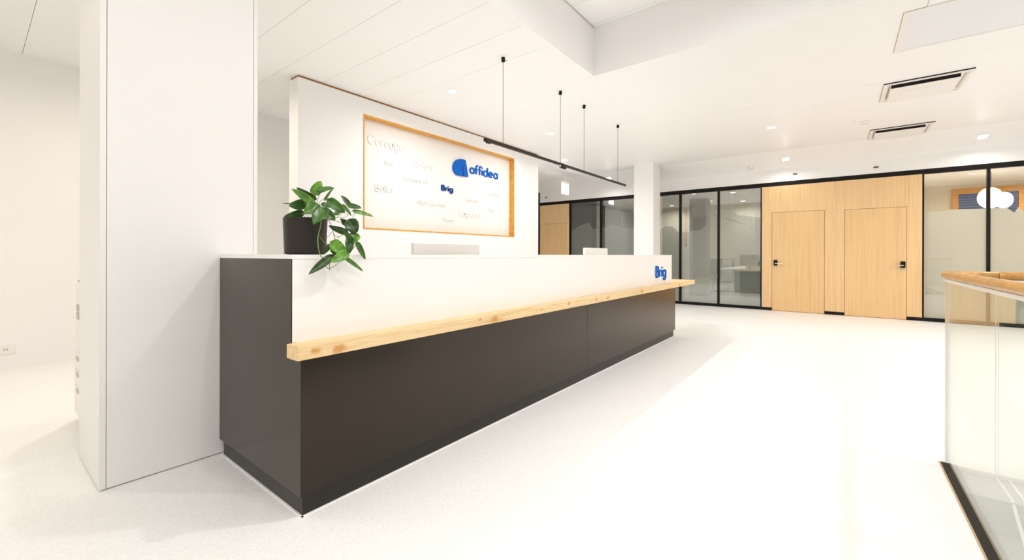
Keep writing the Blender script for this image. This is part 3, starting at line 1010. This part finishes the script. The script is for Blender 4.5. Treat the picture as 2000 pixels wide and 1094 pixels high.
ac = thing('access_panel', 'flush satin gray-blue rectangular panel in the ceiling with white rim', 'ceiling panel', (5.3, -0.9, CZ))
bm = bmesh.new()
for a in ((4.84, 5.735, -0.46, -0.425), (4.84, 5.735, -1.35, -1.285), (4.84, 4.875, -1.285, -0.46), (5.705, 5.735, -1.285, -0.46)):
    box(bm, *a, CZ - 0.010, CZ - 0.001)
obj('rim', bm, M['plastic'], ac)
bb('panel_face', M['access'], ac, 4.875, 5.705, -1.285, -0.46, CZ - 0.006, CZ - 0.001)
bb('seam_strip', M['seam'], ac, 4.70, 4.84, -0.565, -0.561, CZ - 0.0012, CZ - 0.0002)
bb('seam_strip', M['seam'], ac, 4.836, 4.84, -0.565, -0.425, CZ - 0.0012, CZ - 0.0002)
bb('seam_strip', M['seam'], ac, 4.84, 5.74, -0.425, -0.421, CZ - 0.0012, CZ - 0.0002)


def detector(x, y, z, label):
    t = thing('smoke_detector', label, 'smoke detector', (x, y, z), 'white smoke detectors on the ceiling')
    obj('base', lathe(bmesh.new(), [(0.056, -0.012), (0.06, 0.0)], (x, y, z), 24), M['plastic'], t)
    obj('sensor_head', lathe(bmesh.new(), [(0.026, -0.050), (0.040, -0.046), (0.050, -0.024), (0.050, -0.012)], (x, y, z), 24), M['plastic'], t, True)
    obj('inlet_ring', lathe(bmesh.new(), [(0.0395, -0.0475), (0.0405, -0.0425)], (x, y, z), 24), M['greyplastic'], t)
    if SX < x < PX:
        t.rotation_euler = (0, TILT, 0)


detector(8.38, -0.30, CZ, 'round white smoke detector between the two air cassettes')
detector(10.24, 1.50, soffit_z(10.24), 'small round white smoke detector above the middle glazing')
for x, y, z, lb in ((8.25, -0.17, CZ, 'tiny white sprinkler head beside the nearer smoke detector'), (10.27, -1.755, soffit_z(10.27) + 0.004, 'tiny white sprinkler head on the ceiling above the right glazing'),
                    (10.2, 1.72, soffit_z(10.2) + 0.004, 'tiny white sprinkler head beside the farther smoke detector')):
    tag(obj('sprinkler', lathe(bmesh.new(), [(0.008, -0.03), (0.012, -0.028), (0.008, -0.01), (0.022, -0.008), (0.022, 0.0)], (x, y, z), 14), M['plastic']), lb, 'sprinkler')

ex = thing('exit_sign', 'glowing white emergency sign box hanging edge-on from the ceiling at the back', 'sign', (9.1, 5.42, CZ))
bb('lit_panel', M['exit'], ex, 8.98, 9.30, 5.41, 5.43, 2.68, 2.93)
bb('housing', M['plastic'], ex, 8.97, 9.31, 5.40, 5.44, 2.93, 2.99)
for x in (9.04, 9.24):
    obj('hanger', tube(bmesh.new(), [(x, 5.42, 2.99), (x, 5.42, CZ)], 0.004, 6), M['steel'], ex)

# ------------------------------------------------------------------ glazed partition
wr = setting('wall_right')
TH = 0.05


def yof(px):
    return at(px, 500, 0, PX).y


bb('bulkhead', M['wall'], wr, PX, PX + 0.12, YR, 8.0, 2.71, CZ + 0.05)
bb('top_rail', M['black'], wr, PX - 0.004, PX + 0.07, YR, 7.6, 2.625, 2.71)
# foot rail is broken by the three doors
for a, b in ((7.6, 7.5), (6.165, 1.14), (0.24, -0.07), (-0.96, YR)):
    bb('foot_rail', M['black'], wr, PX - 0.004, PX + 0.07, b, a, 0.0, 0.062)
YM = [6.04, 5.09, 4.06, 3.02, 2.18, 1.336]
YMR = [-1.174, -1.963, -2.79, -3.6, -4.4]
for y in YM:
    h = 0.022 if y != 1.336 else 0.014
    bb('mullion', M['black'], wr, PX - 0.002, PX + 0.07, y - h, y + h, 0.062, 2.625)
for y in YMR:
    h = 0.02 if y != -1.174 else 0.013
    bb('mullion', M['black'], wr, PX - 0.002, PX + 0.07, y - h, y + h, 0.062, 2.625)
panes = []
for a, b in zip(YM, YM[1:]):
    panes.append(bb('glass_pane', M['glassgrey'], wr, PX + 0.03, PX + 0.038, b + 0.022, a - 0.022, 0.062, 2.625))
for a, b in zip(YMR, YMR[1:]):
    panes.append(bb('glass_pane', M['glass'], wr, PX + 0.03, PX + 0.038, b + 0.022, a - 0.022, 0.062, 2.625))


def ridge(px):
    return [(at(x, y, 0, PX + 0.045).y, at(x, y, 0, PX + 0.045).z) for x, y in px]


def frost(pane, y_hi, y_lo, pts, m_):
    """foil with a cut mountain skyline; pts run from y_hi to y_lo"""
    P = [p for p in pts if y_lo < p[0] < y_hi]
    def zat(y):
        for (ya, za), (yb, zb) in zip(pts, pts[1:]):
            if yb <= y <= ya:
                return za + (zb - za) * (y - ya) / (yb - ya)
        return pts[0][1] if y > pts[0][0] else pts[-1][1]
    out = [(y_hi, 0.062), (y_hi, zat(y_hi))] + P + [(y_lo, zat(y_lo)), (y_lo, 0.062)]
    return obj('frosted_film', prism(bmesh.new(), out, 0, PX + 0.042, PX + 0.0435), m_, pane)


R1 = ridge([(1118.8, 450.5), (1125, 445.7), (1138.7, 438), (1149, 435.4), (1159, 447), (1171.6, 447), (1185, 444.7), (1190.8, 439), (1201.8, 439), (1208.6, 443.6), (1222, 445.7), (1235, 445), (1262, 452),
            (1290, 449), (1301.7, 441.8), (1314, 442.7), (1323, 452.5), (1341, 453.7), (1351, 451), (1368, 450), (1380.5, 437.7), (1396.5, 421.7), (1403, 416), (1417, 411), (1428, 409), (1440, 420), (1486, 425)])
R2 = ridge([(1803, 414.4), (1848, 411.4), (1852, 409.4), (1902, 408.4), (1931, 407), (1967, 406.4), (1981, 415.4), (1989, 404), (2000, 414.4), (2030, 425)]) + [(-3.4, 1.7), (-4.4, 1.9)]
k = 0
for a, b in zip(YM, YM[1:]):
    frost(panes[k], a - 0.022, b + 0.022, R1, M['filmgrey'])
    k += 1
for a, b in zip(YMR, YMR[1:]):
    frost(panes[k], a - 0.022, b + 0.022, R2, M['film'])
    k += 1


def wood_bay(y_hi, y_lo, d_hi, d_lo, top, foot=0.062):
    """veneered wall panel around a flush door"""
    f0, f1 = PX - 0.002, PX + 0.05
    gp = 0.006
    if y_hi - d_hi > 0.02:
        bb('wood_panel', M['veneer'], wr, f0, f1, d_hi + gp, y_hi, foot, 2.625)
    bb('wood_panel', M['veneer'], wr, f0, f1, y_lo, d_lo - gp, foot, 2.625)
    bb('wood_panel', M['veneer'], wr, f0, f1, d_lo - gp, d_hi + gp, top + gp, 2.625)
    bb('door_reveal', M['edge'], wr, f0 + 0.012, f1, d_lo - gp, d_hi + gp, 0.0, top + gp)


def door(name, d_hi, d_lo, top, handle, side):
    o = struct(name, B(PX - 0.002, PX + 0.0095, d_lo, d_hi, 0.008, top), M['dooroak'])
    if handle:
        y, z = handle
        bb('lock_plate', M['black'], o, PX - 0.030, PX - 0.002, y - 0.034, y + 0.034, z - 0.055, z + 0.062, 0.008)
        bm = tube(bmesh.new(), spline([(PX - 0.03, y, z - 0.012), (PX - 0.062, y, z - 0.012), (PX - 0.066, y + side * 0.02, z - 0.012), (PX - 0.066, y + side * 0.135, z - 0.012)], 4), 0.0105, 10)
        obj('door_handle', bm, M['steel'], o, True)
        obj('key_cylinder', tube(bmesh.new(), [(PX - 0.012, y, z - 0.10), (PX - 0.002, y, z - 0.10)], 0.022, 16), M['steel'], o)
    return o


wood_bay(1.322, 0.075, 1.135, 0.245, 2.066)
wood_bay(0.072, -1.161, -0.076, -0.955, 2.053)
wood_bay(7.5, 6.062, 7.20, 6.17, 2.068)
door('door_1', 1.135, 0.245, 2.066, (1.070, 1.008), -1)
door('door_2', -0.076, -0.955, 2.053, (-0.907, 1.000), 1)
door('door_3', 7.20, 6.17, 2.068, None, 0)
bb('pull_handle', M['dooroak'], bpy.data.objects['door_3'], PX - 0.018, PX - 0.002, 6.30, 6.32, 1.45, 2.0)
for y, z, lb in ((0.73, 2.845, 'tiny dark red signal lamp on the white band above the first oak door'), (-0.534, 2.825, 'tiny dark red signal lamp on the white band above the second oak door'),
                 (6.835, 2.853, 'tiny dark signal lamp above the farthest oak door at the back')):
    t = thing('signal_lamp', lb, 'signal lamp', (PX, y, z), 'signal lamps over the doors')
    bb('lamp_lens', M['red'], t, PX - 0.02, PX - 0.004, y - 0.036, y + 0.036, z - 0.009, z + 0.009)
    bb('lamp_base', M['black'], t, PX - 0.004, PX, y - 0.036, y + 0.036, z - 0.010, z + 0.010)

# ------------------------------------------------------------------ rooms behind the glass
for nm, q in (('wall_office_back', (15.0, 15.1, 1.30, 7.4)), ('wall_office_side', (PX + 0.12, 15.1, 1.15, 1.30)), ('wall_office_end', (PX + 0.12, 15.1, 7.4, 7.55)),
              ('wall_meeting_back', (14.0, 14.1, YR, -1.06)), ('wall_meeting_side', (PX + 0.12, 14.0, -1.20, -1.06))):
    struct(nm, B(*q, 0, 2.8), M['roomwall'])
rc = setting('ceiling_rooms')
bb('room_ceiling', M['ceil'], rc, PX + 0.12, 15.1, 1.15, 7.6, 2.80, 2.9)
bb('room_ceiling', M['ceil'], rc, PX + 0.12, 14.1, YR, -1.06, 2.80, 2.9)
struct('column_room', B(12.95, 13.4, 3.02, 3.48, 0, 2.80), M['wardrobe'])

wd = thing('wardrobe', 'tall gray built-in wardrobe block behind the left glazing', 'wardrobe', (13.2, 6.5, 0))
bb('carcass', M['wardrobe'], wd, 11.82, 14.95, 5.94, 7.38, 0.0, 2.68)
for x in (11.80, 12.42, 13.04, 13.66, 14.28):
    bb('door_leaf', M['wardrobe'], wd, x + 0.006, x + 0.614, 5.915, 5.938, 0.06, 2.66)
for y in (5.94, 6.66):
    bb('door_leaf', M['wardrobe'], wd, 11.795, 11.818, y + 0.004, y + 0.70, 0.06, 2.66)

od = thing('office_desk', 'gray office desk with a solid front panel inside the glazed room', 'desk', (13.9, 2.1, 0))
bb('desk_top', M['nosing'], od, 13.45, 14.25, 1.50, 2.75, 0.73, 0.76)
bb('front_panel', M['deskgrey'], od, 13.55, 13.58, 1.52, 2.25, 0.03, 0.73)
bb('side_panel', M['nosing'], od, 13.5, 14.2, 2.25, 2.52, 0.0, 0.73)
bb('side_panel', M['deskgrey'], od, 13.5, 14.2, 1.50, 1.53, 0.0, 0.73)
oc = thing('office_chair', 'dark gray swivel chair beside the desk inside the glazed room', 'chair', (13.95, 3.06, 0))
CX, CYY = 13.95, 3.06
bb('backrest', M['darkgrey'], oc, CX + 0.2, CX + 0.25, CYY - 0.22, CYY + 0.22, 0.55, 1.05, 0.02)
bb('seat', M['darkgrey'], oc, CX - 0.22, CX + 0.22, CYY - 0.23, CYY + 0.23, 0.43, 0.50, 0.02)
bb('back_bar', M['black'], oc, CX + 0.19, CX + 0.235, CYY - 0.03, CYY + 0.03, 0.44, 0.60)
obj('gas_spring', tube(bmesh.new(), [(CX, CYY, 0.07), (CX, CYY, 0.43)], 0.025, 10), M['black'], oc)
for k in range(5):
    an = k * 2 * math.pi / 5 + 0.3
    ex_, ey_ = CX + 0.28 * math.cos(an), CYY + 0.28 * math.sin(an)
    obj('foot_spoke', tube(bmesh.new(), [(CX, CYY, 0.09), (ex_, ey_, 0.055)], 0.018, 8), M['black'], oc)
    obj('caster', tube(bmesh.new(), [(ex_ - 0.015, ey_, 0.03), (ex_ + 0.015, ey_, 0.03)], 0.03, 10), M['black'], oc)
om = thing('desktop_screen', 'dark gray screen standing on the office desk in the glazed room', 'monitor', (13.8, 2.05, 0.76))
bb('screen_housing', M['darkgrey'], om, 13.78, 13.81, 1.80, 2.30, 0.86, 1.18, 0.005)
bb('stand_neck', M['darkgrey'], om, 13.81, 13.83, 2.02, 2.08, 0.77, 1.0)
bb('stand_foot', M['darkgrey'], om, 13.72, 13.92, 1.94, 2.16, 0.76, 0.772)
cb = thing('low_cabinet', 'pale low cabinet behind the swivel chair in the glazed room', 'cabinet', (14.7, 2.9, 0))
bb('carcass', M['nosing'], cb, 14.5, 14.98, 2.65, 3.5, 0.03, 0.95)
for y in (2.66, 3.08):
    bb('cabinet_door', M['nosing'], cb, 14.48, 14.498, y, y + 0.41, 0.05, 0.93)
for x, y in ((12.2, 2.2), (14.3, 2.3), (14.3, 4.4)):  # lamps added to lift the otherwise dim office behind the gray panes
    downlight(x, y, 2.80, 'small square downlight added to brighten the gray glazed rooms', P_ROOM * 0.5, WARM, 'downlights added in the glazed rooms')
for x, y in ((11.6, -1.75), (12.9, -3.1)):
    downlight(x, y, 2.80, 'small square downlight in the meeting room behind the right glazing', P_ROOM, (1, 0.84, 0.66), 'downlights in the meeting room')

wn = setting('window_1', (14.0, -2.62, 2.3))
fx = 13.95
bb('window_frame', M['orange'], wn, fx, 14.0, -3.20, -2.05, 2.58, 2.70)
bb('window_frame', M['orange'], wn, fx, 14.0, -2.15, -2.05, 1.5, 2.58)
bb('window_frame', M['orange'], wn, fx, 14.0, -3.20, -3.06, 1.5, 2.58)
bb('window_frame', M['orange'], wn, fx, 14.0, -3.06, -2.15, 1.5, 1.60)
bb('window_pane', M['nightblue'], wn, 13.990, 13.998, -3.06, -2.15, 1.60, 2.58)
for k in range(16):
    z = 2.55 - k * 0.058
    bb('blind_slat', M['blindblue'], wn, 13.955, 13.985, -3.055, -2.155, z - 0.020, z + 0.016)

cp = at(1936, 387, 0, 12.2)
cm = thing('cloud_lamp', 'glowing white cloud-shaped pendant lamp behind the right glazing', 'lamp', tuple(cp))
bm = bmesh.new()
for dy, dz, dx, ry, rz in ((-0.045, 0.005, 0.0, 0.172, 0.205), (-0.215, -0.055, -0.04, 0.118, 0.155)):
    r = bmesh.ops.create_uvsphere(bm, u_segments=28, v_segments=18, radius=1.0)
    for v in r['verts']:
        v.co = Vector((cp.x + dx + v.co.x * 0.2, cp.y + 0.06 + dy + v.co.y * ry, cp.z + dz + v.co.z * rz))
obj('shade', bm, M['cloud'], cm, True)
obj('cable', tube(bmesh.new(), [(cp.x, cp.y, cp.z + 0.15), (cp.x, cp.y, 2.80)], 0.004, 6), M['cable'], cm)

tb = thing('bistro_table', 'slim white round table behind the frosted right glazing', 'table', (11.2, -1.55, 0))
obj('tabletop', lathe(bmesh.new(), [(0.33, 0.715), (0.34, 0.725), (0.34, 0.735)], (11.2, -1.52, 0), 32), M['plastic'], tb)
obj('pedestal', tube(bmesh.new(), [(11.2, -1.52, 0.02), (11.2, -1.52, 0.715)], 0.025, 12), M['plastic'], tb)
obj('foot_plate', lathe(bmesh.new(), [(0.22, 0.0), (0.22, 0.012), (0.03, 0.022)], (11.2, -1.52, 0), 32), M['plastic'], tb)


def wire_chair(x, y, dirx, label, m_):
    t = thing('wire_chair', label, 'chair', (x, y, 0), 'wire chairs in the meeting room')
    w_ = 0.23
    for s in (-1, 1):
        obj('side_frame', tube(bmesh.new(), spline([(x - 0.2 * dirx, y + s * w_, 0.012), (x - 0.16 * dirx, y + s * w_, 0.44), (x + 0.18 * dirx, y + s * w_, 0.45), (x + 0.25 * dirx, y + s * w_, 0.82)], 5), 0.011, 8), m_, t, True)
        obj('rear_leg', tube(bmesh.new(), [(x + 0.16 * dirx, y + s * w_, 0.44), (x + 0.26 * dirx, y + s * w_, 0.012)], 0.011, 8), m_, t)
    obj('back_bar', tube(bmesh.new(), [(x + 0.25 * dirx, y - w_, 0.82), (x + 0.25 * dirx, y + w_, 0.82)], 0.011, 8), m_, t)
    bb('seat', m_, t, x - 0.17, x + 0.19, y - w_ + 0.01, y + w_ - 0.01, 0.435, 0.45)


wire_chair(11.0, -2.45, -1, 'gray tubular chair behind the rightmost glazing above the handrail', M['darkgrey'])
wire_chair(11.9, -1.5, 1, 'pale tubular chair behind the slim round table', M['plastic'])

# ------------------------------------------------------------------ stair opening and balustrade
st = setting('stairwell')
bb('well_wall', M['stone'], st, 3.385, 3.5, -2.6, -0.49, -3.0, -0.2)
bb('well_wall', M['stone'], st, -2.2, 3.385, -0.49, -0.35, -3.0, -0.2)
bb('well_wall', M['stone'], st, -2.2, 3.385, -2.75, -2.6, -3.0, -0.2)
bb('lower_floor', M['stone'], st, -2.2, 3.5, -2.75, -0.35, -3.1, -3.0)
bb('landing_edge', M['stone'], st, 3.10, 3.385, -2.6, -0.505, -0.2, -0.02)
for k in range(14):
    x1 = 3.10 - k * 0.27
    z1 = -0.02 - (k + 1) * 0.172
    bb('stair_tread', M['stone'], st, x1 - 0.27, x1, -1.95, -0.505, z1 - 0.05, z1)
    bb('stair_riser', M['stone'], st, x1 - 0.02, x1, -1.95, -0.505, z1, z1 + 0.172)
for y in (-0.655, -0.70):
    bm = bmesh.new()
    box(bm, 3.10, 3.385, y - 0.012, y, -0.02, -0.012)
    prism(bm, [(3.10, -0.012), (3.10, -0.03), (-0.6, -2.42), (-0.6, -2.40)], 1, y - 0.012, y)
    obj('stringer_strip', bm, M['nosing'], st)

bl = thing('balustrade', 'clear glass balustrade with round oak handrail around the stair opening', 'railing', (3.38, -0.475, 0))
GX, GY = 3.38, -0.475
bb('foot_channel', M['black'], bl, -1.2, GX + 0.005, GY - 0.022, GY + 0.024, -0.004, 0.003)
bb('channel_trim', M['gold'], bl, -1.2, GX + 0.005, GY + 0.024, GY + 0.030, -0.004, 0.004)
bb('foot_channel', M['nosing'], bl, GX - 0.012, GX + 0.006, -2.6, GY - 0.022, -0.02, 0.002)
bb('glass_panel', M['bal'], bl, 1.72, GX - 0.004, GY - 0.006, GY + 0.006, 0.0, 1.036)
bb('glass_panel', M['bal'], bl, -1.2, 1.70, GY - 0.006, GY + 0.006, 0.0, 1.036)
bb('glass_panel', M['bal'], bl, GX - 0.006, GX + 0.006, -0.660, GY - 0.010, 0.0, 1.036)
bb('glass_panel', M['bal'], bl, GX - 0.006, GX + 0.006, -2.6, -0.672, 0.0, 1.036)
for a in ((GX - 0.004, GX - 0.002, GY - 0.006, GY + 0.006), (GX - 0.006, GX + 0.006, GY - 0.010, GY - 0.008), (GX - 0.006, GX + 0.006, -0.6625, -0.660), (GX - 0.006, GX + 0.006, -0.672, -0.6695)):
    bb('glass_edge', M['bedge'], bl, *a, 0.0, 1.036)
bb('rail_channel', M['plastic'], bl, -1.2, GX + 0.008, GY - 0.012, GY + 0.012, 1.024, 1.040)
bb('rail_channel', M['plastic'], bl, GX - 0.012, GX + 0.012, -2.6, GY - 0.012, 1.024, 1.040)
obj('handrail', tube(bmesh.new(), [(-1.2, GY, 1.061), (GX, GY, 1.061)], 0.0225, 20), M['railwood'], bl, True)
obj('handrail', tube(bmesh.new(), [(GX, GY, 1.061), (GX, -0.668, 1.061)], 0.0222, 20), M['railwood'], bl, True)
obj('handrail', tube(bmesh.new(), [(GX, -0.671, 1.061), (GX, -2.6, 1.061)], 0.0222, 20), M['railwood'], bl, True)
r = bmesh.new()
bmesh.ops.create_uvsphere(r, u_segments=20, v_segments=12, radius=0.0226, matrix=Matrix.Translation((GX, GY, 1.061)))
obj('corner_cap', r, M['railwood'], bl, True)

# ------------------------------------------------------------------ behind the column: printer, socket
pr = thing('office_printer', 'white floor-standing copier half hidden behind the white column', 'printer', (0.78, 3.93, 0))
bb('cabinet_base', M['plastic'], pr, 0.468, 1.10, 3.62, 4.25, 0.05, 0.50, 0.008)
bb('paper_drawer', M['plastic'], pr, 0.460, 0.468, 3.64, 4.235, 0.07, 0.26)
bb('paper_drawer', M['plastic'], pr, 0.460, 0.468, 3.64, 4.235, 0.27, 0.37)
bb('paper_drawer', M['plastic'], pr, 0.460, 0.468, 3.64, 4.235, 0.38, 0.49)
bb('print_unit', M['plastic'], pr, 0.466, 1.10, 3.62, 4.25, 0.50, 0.97, 0.012)
bb('scanner_lid', M['plastic'], pr, 0.48, 1.10, 3.64, 4.20, 0.985, 1.06, 0.01)
bb('scanner_gap', M['greyplastic'], pr, 0.476, 1.10, 3.63, 4.235, 0.965, 0.987)
for y, z, hh in ((4.10, 0.80, 0.022), (4.10, 0.745, 0.022), (4.10, 0.455, 0.014), (4.10, 0.345, 0.014), (4.10, 0.235, 0.014)):
    bb('label_plate', M['labelgrey'], pr, 0.457, 0.467, y - 0.045, y + 0.045, z - hh, z + hh)
for x, y in ((0.52, 3.68), (1.04, 3.68), (0.52, 4.19), (1.04, 4.19)):
    obj('caster', tube(bmesh.new(), [(x, y - 0.015, 0.027), (x, y + 0.015, 0.027)], 0.027, 12), M['greyplastic'], pr)

so = thing('wall_socket', 'white double wall socket low on the left wall', 'socket', (0.2, LY, 0.2))
bb('cover_plate', M['plastic'], so, 0.06, 0.298, LY - 0.012, LY, 0.152, 0.243, 0.003)
for cx in (0.12, 0.236):
    ins = obj('socket_insert', tube(bmesh.new(), [(cx, LY - 0.0125, 0.198), (cx, LY - 0.015, 0.198)], 0.034, 24), M['plastic'], so)
    for dx, dz in ((-0.012, -0.004), (0.0, 0.003), (0.012, -0.004), (-0.012, 0.010), (0.012, 0.010)):
        obj('pin_hole', tube(bmesh.new(), [(cx + dx, LY - 0.0145, 0.198 + dz), (cx + dx, LY - 0.0158, 0.198 + dz)], 0.0035, 8), M['slot'], ins)
